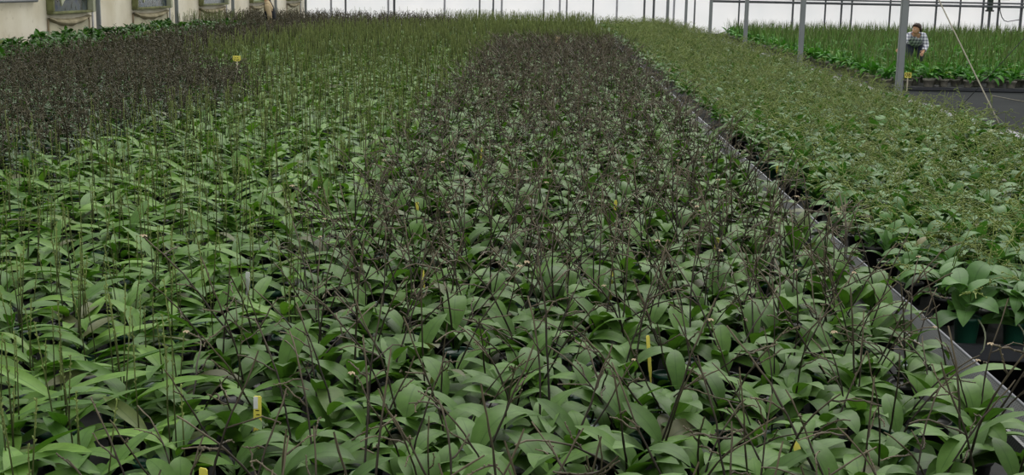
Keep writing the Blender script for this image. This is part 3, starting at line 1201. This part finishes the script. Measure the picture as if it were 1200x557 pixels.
def sign(px, py, y, bw, bh, foot, label, text=None, corner=0.0):
    p = at_depth(px, py, y)
    r = bpy.data.objects.new('row_sign', None)
    COL.objects.link(r)
    r.location = (p.x, y, foot)
    tag(r, label, 'sign')
    z = p.z - foot
    Solid().box(-.011, .011, -.003, .003, 0, z).build('stake', M_STAKE, r)
    s = Solid()
    a, b = bw / 2, bh / 2
    prof = [(-a, -b + corner), (-a + corner, -b), (a - corner, -b), (a, -b + corner), (a, b), (-a, b)] if corner else [(-a, -b), (a, -b), (a, b), (-a, b)]
    n = len(prof)
    vs = [(q, -.008, z + w_) for q, w_ in prof] + [(q, -.003, z + w_) for q, w_ in prof]
    s.add(vs, [tuple(range(n)), tuple(range(2 * n - 1, n - 1, -1))] + [(i, i + n, (i + 1) % n + n, (i + 1) % n) for i in range(n)])
    s.build('board', M_YEL, r)
    if text:
        c = bpy.data.curves.new('lettering', 'FONT')
        c.body = text
        c.size = bh * 1.0
        c.align_x = 'CENTER'
        c.align_y = 'CENTER'
        c.extrude = .001
        c.offset = bh * .008
        c.materials.append(M_INK)
        o = link('lettering', c)
        tm = bpy.data.meshes.new_from_object(o.evaluated_get(bpy.context.evaluated_depsgraph_get()))
        bpy.data.objects.remove(o)
        o = link('lettering', tm, r, (0, -.0095, z))
        o.rotation_euler = (PI / 2, 0, 0)
    else:
        m = Solid()
        for sx in (-.13, .13):
            m.box((sx - .06) * bw, (sx + .06) * bw, -.0095, -.008, z + .06 * bh, z + .2 * bh)
        for (ax, az, cx, cz) in ((-.3, -.28, -.12, -.14), (-.05, -.36, .1, -.2), (.12, -.3, .3, -.12)):
            m.rod([(ax * bw, -.0088, z + az * bh), (cx * bw, -.0088, z + cz * bh)], .0035, 5)
        m.build('handwriting', M_INK, r)
    return r


sign(277.5, 68.5, 15.6, .098, .066, BT + .09, 'square yellow sign with dark marks standing at the edge of the dark dry stalks', None, .018)
sign(1064, 88, TBY - .06, .125, .098, 0.0, 'yellow sign reading 08 on a pale stake before the front row of grey pots', '08')

M_ROPE = plain('pale_rope', rgb(128, 125, 110), .8, 0, .1, 20)
M_WIRE = plain('dark_wire', rgb(60, 62, 62), .6)
g0 = on_height(1175, 160, BT + .05)
g0 = Vector((RB1 + .15, g0.y * (RB1 + .15) / g0.x, BT + .10))
g1 = Vector((POLE_X - .05, 16.33, at_depth(1054, -78, 16.35).z))
rp = bpy.data.objects.new('guy_rope', None)
COL.objects.link(rp)
rp.location = g0
tag(rp, 'pale taut rope slanting from the grey bench rim up to the nearest pole', 'rope')
P = [g0.lerp(g1, t) - g0 for t in np.linspace(0, 1, 9)]
Solid().rod([tuple(q) for q in P], .0075, 6).build('rope', M_ROPE, rp, True)
q = g0.lerp(g1, .66) - g0
Solid().arr(blob(tuple(q), .026, tuple(g1 - g0), 1.5)).build('knot', M_WIRE, rp, True)
Solid().box(-.02, .02, -.02, .02, 0, .05, 0, .004).build('anchor_eye', M_DARKSTEEL, rp)

b0 = on_height(1124, 127, 0.0)
b1 = at_depth(1330, -95, 19.0)
wr = Solid().rod([tuple(b0.lerp(b1, t) - b0) for t in (0, .25, .5, .75, 1)], .006, 5).build('stay_wire', M_WIRE, None, True, b0)
tag(wr, 'thin dark wire slanting over the bare black floor, behind the pale rope', 'wire')

h0, h1, h2 = on_height(1162, 112, .012), on_height(1185, 116.5, .012), on_height(1260, 129, .012)
hs = Solid().rod([(p - h0)[:] for p in (h0, h1, h2)], .007, 6).build('drip_hose', M_ROPE, None, True, h0)
tag(hs, 'thin pale hose lying straight across the bare black floor', 'hose')

# dark green duct hung at the end wall, and the cable that droops beside it
M_DUCT = plain('dark_green_duct', rgb(44, 58, 50), .6, 0, .15, 4)
d0 = at_depth(1160, 13, ZB - .3)
dr = bpy.data.objects.new('heater_duct', None)
COL.objects.link(dr)
dr.location = (d0.x, ZB - .3, d0.z)
tag(dr, 'dark green duct elbow hanging from above at the pale end wall', 'duct')
Solid().box(-.11, .09, -.08, .1, 0, .5, 0, .02).build('down_pipe', M_DUCT, dr)
Solid().box(-.11, .75, -.08, .1, .45, .62, 0, .02).build('cross_pipe', M_DUCT, dr)
Solid().box(-.03, .03, -.02, .3, .6, 1.9).build('hanger', M_DARKSTEEL, dr)
Solid().box(-.16, .14, -.1, .12, -.02, .04, 0, .01).build('flange', M_WIRE, dr)
cb = [at_depth(a, b, ZB - .24) for a, b in ((1172, 2), (1172, 13), (1174, 20), (1177, 24.3), (1181, 25.3), (1188, 24.2), (1196, 22.8))]
co = Solid().rod([tuple(p - cb[0]) for p in cb], .018, 6).build('electric_cord', M_WIRE, None, True, cb[0])
tag(co, 'dark cord drooping in a loop between two bars of the end wall', 'cord')

#%%PEOPLE
# ------------------------------------------------------------------ the two workers
def skinned(name, pts_, edges, mats, parent=None, root=None, sub=2, smooth=True):
    """One continuous surface grown round a skeleton: pts_ = {joint: (x, y, z, radius)}."""
    names = list(pts_)
    idx = {n: i for i, n in enumerate(names)}
    me = bpy.data.meshes.new(name)
    me.from_pydata([pts_[n][:3] for n in names], [(idx[a], idx[b]) for a, b in edges], [])
    me.update()
    o = bpy.data.objects.new(name + '_tmp', me)
    COL.objects.link(o)
    m = o.modifiers.new('skin', 'SKIN')
    m.use_smooth_shade = True
    for n in names:
        v = me.skin_vertices[0].data[idx[n]]
        rr = pts_[n][3]
        v.radius = rr if isinstance(rr, tuple) else (rr, rr)
        v.use_root = (n == (root or names[0]))
    sb = o.modifiers.new('sub', 'SUBSURF')
    sb.levels = sb.render_levels = sub
    dg = bpy.context.evaluated_depsgraph_get()
    out = bpy.data.meshes.new_from_object(o.evaluated_get(dg))
    bpy.data.objects.remove(o)
    out.name = name
    out.materials.clear()
    for q in mats:
        out.materials.append(q)
    if smooth:
        out.polygons.foreach_set('use_smooth', np.ones(len(out.polygons), bool))
    return link(name, out, parent)


def hand(J, E, wrist, side, d, palm_n, curl=.5):
    """Palm, four fingers of unequal length and a thumb; d = direction of the hand, palm_n = palm's normal."""
    w = Vector(J[wrist][:3])
    d = Vector(d).normalized()
    n = Vector(palm_n).normalized()
    s = d.cross(n).normalized() * side
    p = w + d * .045
    J[wrist + 'palm'] = (*p, .027)
    k = w + d * .082
    J[wrist + 'knuckle'] = (*k, .026)
    E += [(wrist, wrist + 'palm'), (wrist + 'palm', wrist + 'knuckle')]
    for i, (off, ln) in enumerate(((.030, .068), (.010, .078), (-.010, .072), (-.029, .056))):
        b = w + d * .088 + s * off
        dd = d.copy()
        prev = wrist + 'knuckle'
        for q in range(3):
            nm = '%sf%d%d' % (wrist, i, q)
            b = b + dd * (ln / 2.4 if q else .012)
            J[nm] = (*b, .0088 - .0008 * q)
            E.append((prev, nm))
            prev = nm
            dd = (dd + n * curl * .6).normalized()
    b = w + d * .03 + s * .03
    prev = wrist + 'palm'
    for q in range(3):
        nm = '%st%d' % (wrist, q)
        J[nm] = (*b, .0105 - .0012 * q)
        E.append((prev, nm))
        prev = nm
        b = b + (d * .7 + s * .6 + n * .3 * q).normalized() * .027


def head(J, E, neck, c, f, h, sc=1.0):
    c, f, h = Vector(c), Vector(f).normalized(), Vector(h)
    h = (h - f * h.dot(f)).normalized()
    s = f.cross(h)
    def put(n, v, r, a):
        J[n] = (*(c + v * sc), r * sc)
        E.append((a, n))
    put('skull', Vector((0, 0, 0)) - f * .012, .082, neck)
    put('crown', h * .062 - f * .012, .064, 'skull')
    put('face', f * .045 - h * .02, .056, 'skull')
    put('chin', f * .058 - h * .085, .030, 'face')
    put('nose', f * .106 - h * .018, .011, 'face')
    put('nose_low', f * .110 - h * .036, .012, 'nose')
    put('ear_a', s * .083 - h * .01, .014, 'skull')
    put('ear_b', -s * .083 - h * .01, .014, 'skull')
    return c, f, h, s


def features(par, c, f, h, s, m_hair):
    M_EYE = plain('eye_white', rgb(225, 222, 215), .3)
    M_PUP = plain('dark_iris', rgb(40, 28, 22), .3)
    M_LIP = plain('lip', rgb(150, 88, 78), .5)
    for q in (-1, 1):
        p = c + f * .088 + s * .032 * q + h * .008
        e = Solid().arr(blob(tuple(p - f * .012), .012, tuple(s), 1.2)).build('eye', M_EYE, par, True)
        Solid().arr(blob(tuple(p - f * .003), .0058, tuple(f), .9)).build('iris', M_PUP, e, True)
        Solid().rod([tuple(p + h * .02 - s * .017 + f * .004), tuple(p + h * .026 + f * .006), tuple(p + h * .02 + s * .017 + f * .004)], .0035, 5).build('eyebrow', m_hair, par, True)
    p = c + f * .094 - h * .062
    Solid().rod([tuple(p - s * .022 - f * .006), tuple(p), tuple(p + s * .022 - f * .006)], (.003, .0055, .003), 6).build('mouth', M_LIP, par, True)


def plaid():
    m, nt, b = new_mat('checked_shirt_cloth')
    tc = nt.nodes.new('ShaderNodeTexCoord')
    sp = nt.nodes.new('ShaderNodeSeparateXYZ')
    nt.links.new(tc.outputs['Object'], sp.inputs[0])
    a = math_node(nt, 'GREATER_THAN', math_node(nt, 'SINE', math_node(nt, 'MULTIPLY', sp.outputs[0], 95.0)), .25)
    c = math_node(nt, 'GREATER_THAN', math_node(nt, 'SINE', math_node(nt, 'MULTIPLY', sp.outputs[2], 95.0)), .25)
    k = math_node(nt, 'MULTIPLY', math_node(nt, 'ADD', a, c), .5)
    r = ramp(nt, [(0, rgb(226, 228, 236)), (.5, rgb(168, 172, 188)), (1, rgb(92, 96, 116))])
    nt.links.new(k, r.inputs[0])
    nt.links.new(r.outputs[0], b.inputs['Base Color'])
    b.inputs['Roughness'].default_value = .85
    return m


M_SKIN = plain('skin', rgb(200, 156, 126), .55, 0, .06, 20)
M_HAIR = plain('dark_brown_hair', rgb(48, 34, 26), .5, 0, .25, 60)
M_PLAID = plaid()
M_JEANS = plain('dark_blue_trousers', rgb(44, 50, 66), .85)
M_SHOE = plain('dark_shoe', rgb(38, 34, 32), .6)
M_BEIGE_CLOTH = plain('beige_sleeve_cloth', rgb(178, 160, 128), .9, 0, .1, 10)
M_NAVY = plain('dark_navy_cloth', rgb(26, 30, 36), .9)
M_BLACKHAIR = plain('black_brown_hair', rgb(52, 42, 32), .5, 0, .25, 60)


def person(loc, label, J, c, f, h, arms, mats, pony, hair_m, sleeves):
    """J: joints of trunk and limbs (x, y, z, radius); arms: hand directions."""
    r = bpy.data.objects.new('person', None)
    COL.objects.link(r)
    r.location = loc
    tag(r, label, 'person')
    J = dict(J)
    E = [('pelvis', 'spine'), ('spine', 'chest'), ('chest', 'neck')]
    for q in 'ab':
        E += [('chest', 'shoulder_' + q), ('shoulder_' + q, 'elbow_' + q), ('elbow_' + q, 'wrist_' + q), ('pelvis', 'hip_' + q), ('hip_' + q, 'knee_' + q),
              ('knee_' + q, 'ankle_' + q), ('ankle_' + q, 'toe_' + q)]
    base = dict(J)
    c, f, h, s = head(J, E, 'neck', c, f, h)
    for q, sd, (d, n) in (('a', 1, arms[0]), ('b', -1, arms[1])):
        hand(J, E, 'wrist_' + q, sd, d, n)
    body = skinned('body', J, E, [M_SKIN], r, 'pelvis')
    features(r, c, f, h, s, hair_m)
    # clothes follow the body: each is the body's own surface over some limbs, moved outwards
    bn = list(E)
    A0 = np.array([J[a][:3] for a, b in bn])
    B0 = np.array([J[b][:3] for a, b in bn])
    ra = np.array([J[a][3] for a, b in bn])
    rb = np.array([J[b][3] for a, b in bn])
    nv = len(body.data.vertices)
    co = np.empty(nv * 3, np.float32)
    body.data.vertices.foreach_get('co', co)
    co = co.reshape(-1, 3).astype(float)
    no = np.empty(nv * 3, np.float32)
    body.data.vertices.foreach_get('normal', no)
    no = no.reshape(-1, 3).astype(float)
    D = B0 - A0
    tt = np.clip(((co[:, None] - A0) * D).sum(2) / (D * D).sum(1), 0, 1)
    dist = np.linalg.norm(co[:, None] - (A0 + tt[..., None] * D), axis=2) - (ra + tt * (rb - ra))
    near = dist.argmin(1)
    tn = tt[np.arange(nv), near]

    def garment(name, m, limbs, off):
        ok = np.zeros(nv, bool)
        for k, (a, b) in enumerate(bn):
            for la, lb, lo, hi in limbs:
                if (a, b) == (la, lb):
                    ok |= (near == k) & (tn >= lo) & (tn <= hi)
        fs = [p.vertices[:] for p in body.data.polygons if all(ok[v] for v in p.vertices)]
        used = sorted({v for f_ in fs for v in f_})
        im = {v: k for k, v in enumerate(used)}
        sd_ = Solid()
        sd_.add([tuple(co[v] + no[v] * off) for v in used], [tuple(im[v] for v in f_) for f_ in fs])
        o = sd_.build(name, m, r, True)
        so_ = o.modifiers.new('thick', 'SOLIDIFY')
        so_.thickness = .006
        return o

    trunk = [('pelvis', 'spine', 0, 1), ('spine', 'chest', 0, 1), ('chest', 'neck', 0, .97)]
    arms_l = [(a + q, b + q, 0, hi) for q in 'ab' for a, b, hi in (('shoulder_', 'elbow_', 1), ('elbow_', 'wrist_', .94))]
    sh = [('chest', 'shoulder_a', 0, 1), ('chest', 'shoulder_b', 0, 1)]
    hips = [('pelvis', 'hip_a', 0, 1), ('pelvis', 'hip_b', 0, 1)]
    legs = [(a + q, b + q, 0, hi) for q in 'ab' for a, b, hi in (('hip_', 'knee_', 1), ('knee_', 'ankle_', .96))]
    garment('trousers', mats[1], [('pelvis', 'spine', 0, .8)] + hips + legs, .012)
    garment('shirt', sleeves or mats[0], trunk + sh + arms_l + hips, .021)
    if sleeves:
        garment('vest', mats[0], trunk + [('chest', 'shoulder_a', 0, .55), ('chest', 'shoulder_b', 0, .55)] + hips, .032)
    for q in 'ab':
        a, b = Vector(base['ankle_' + q][:3]), Vector(base['toe_' + q][:3])
        dd = (b - a)
        dd.z = 0
        dd.normalize()
        A_ = Vector((a.x, a.y, .05))
        skinned('shoe', {'heel': (*(A_ - dd * .06), .046), 'mid': (*(A_ + dd * .05), .047), 'tip': (*(A_ + dd * .16), .040)}, [('heel', 'mid'), ('mid', 'tip')], [M_SHOE], r)
    # hair: a cap over the back and top of the skull, and the tail
    na, nb = 22, 14
    rows = []
    for a in range(nb + 1):
        th = PI * a / nb
        rows.append([(math.sin(th) * math.cos(2 * PI * b / na), math.sin(th) * math.sin(2 * PI * b / na), math.cos(th)) for b in range(na)])
    hs_ = Solid()
    keep_ = lambda v: v[2] > -.55 + .95 * max(0, v[0] + .25) * 1.35
    vs = [tuple(c - f * .012 + h * .018 + f * (v[0] * .104) + s * (v[1] * .098) + h * (v[2] * .112 * (1 + .03 * math.sin(9 * math.atan2(v[1], v[0]))))) for row in rows for v in row]
    fs = []
    for a in range(nb):
        for b in range(na):
            q4 = [a * na + b, a * na + (b + 1) % na, (a + 1) * na + (b + 1) % na, (a + 1) * na + b]
            cv = [sum(rows[k // na][k % na][m] for k in q4) / 4 for m in range(3)]
            if keep_(cv):
                fs.append(tuple(q4))
    hs_.add(vs, fs)
    hair = hs_.build('hair', hair_m, r, True)
    so_ = hair.modifiers.new('thick', 'SOLIDIFY')
    so_.thickness = .012
    if pony:
        P = [tuple(c - f * .085 + h * .0)] + [tuple(c + Vector(p[:3])) for p in pony]
        R_ = [.022] + [p[3] for p in pony[:-1]] + [.006]
        Solid().rod(P, R_, 10).build('hair_tail', hair_m, r, True)
    return r


# woman in a checked shirt, bent forward among the reedy plants, one arm stretched out
J = {
    'pelvis': (.08, .36, .76, .125), 'spine': (.05, .20, .82, .112), 'chest': (.01, .06, .905, .118), 'neck': (-.025, -.045, .955, .05),
    'shoulder_a': (-.155, .03, .905, .058), 'elbow_a': (-.27, -.10, .785, .042), 'wrist_a': (-.375, -.22, .665, .027),
    'shoulder_b': (.165, .05, .90, .058), 'elbow_b': (.225, .0, .70, .042), 'wrist_b': (.13, -.16, .585, .027),
    'hip_a': (-.02, .38, .70, .085), 'knee_a': (-.05, .18, .43, .06), 'ankle_a': (-.04, .33, .085, .04), 'toe_a': (-.07, .19, .035, .03),
    'hip_b': (.18, .38, .70, .085), 'knee_b': (.18, .18, .43, .06), 'ankle_b': (.19, .35, .085, .04), 'toe_b': (.18, .21, .035, .03),
}
person((PRX, PRY, 0), 'person in a checked shirt with dark tied hair, bending to reach among the reedy plants', J, (-.035, -.10, 1.045), (-.86, -.45, -.16), (-.15, -.2, 1),
       (((-.6, -.6, -.55), (-.3, .3, -.9)), ((-.5, -.7, -.5), (-.6, .3, -.6))), (M_PLAID, M_JEANS), [(.085, .075, .03, .035), (.12, .10, -.03, .036), (.13, .11, -.10, .024)], M_HAIR, None)

# worker by the side wall, stooping, facing the wall
J = {
    'pelvis': (.02, 0, .88, .125), 'spine': (.0, 0, 1.02, .115), 'chest': (-.045, 0, 1.17, .122), 'neck': (-.10, 0, 1.31, .05),
    'shoulder_a': (-.045, -.165, 1.20, .058), 'elbow_a': (.025, -.215, .965, .043), 'wrist_a': (.03, -.22, .745, .028),
    'shoulder_b': (-.045, .165, 1.20, .058), 'elbow_b': (-.08, .21, .965, .043), 'wrist_b': (-.10, .20, .75, .028),
    'hip_a': (.02, -.09, .82, .088), 'knee_a': (-.02, -.10, .46, .062), 'ankle_a': (.03, -.10, .085, .042), 'toe_a': (-.12, -.10, .035, .03),
    'hip_b': (.02, .09, .82, .088), 'knee_b': (-.03, .10, .46, .062), 'ankle_b': (.02, .10, .085, .042), 'toe_b': (-.13, .10, .035, .03),
}
person((PL.x, 33.5, 0), 'person with beige sleeves and dark clothes, stooping in the bed by the beige wall', J, (-.155, 0, 1.43), (-.86, -.1, -.5), (-.3, 0, 1),
       (((0, -.05, -1), (-1, .1, 0)), ((-.1, 0, -1), (-1, -.1, 0))), (M_NAVY, M_NAVY), [(.10, 0, -.03, .05), (.13, 0, -.12, .04), (.12, 0, -.2, .025)], M_BLACKHAIR, M_BEIGE_CLOTH)

#%%LIGHT
# ------------------------------------------------------------------ daylight
w = bpy.data.worlds.new('overcast_daylight')
scene.world = w
w.use_nodes = True
bg = w.node_tree.nodes['Background']
bg.inputs['Color'].default_value = (1.0, 0.99, 0.965, 1)
bg.inputs['Strength'].default_value = 1.0
sd = bpy.data.lights.new('sun', 'SUN')
sd.energy = 2.9
sd.angle = math.radians(50)
sd.color = (1.0, 0.98, 0.94)
so = bpy.data.objects.new('sun', sd)
COL.objects.link(so)
so.rotation_euler = Vector((-0.3, -1.0, -1.2)).to_track_quat('-Z', 'Y').to_euler()

scene.view_settings.view_transform = 'Standard'
scene.view_settings.look = 'None'
scene.view_settings.exposure = -0.12
scene.view_settings.gamma = 1.0
scene.view_settings.use_curve_mapping = False
scene.cycles.max_bounces = 6
scene.cycles.diffuse_bounces = 3
scene.cycles.transmission_bounces = 4
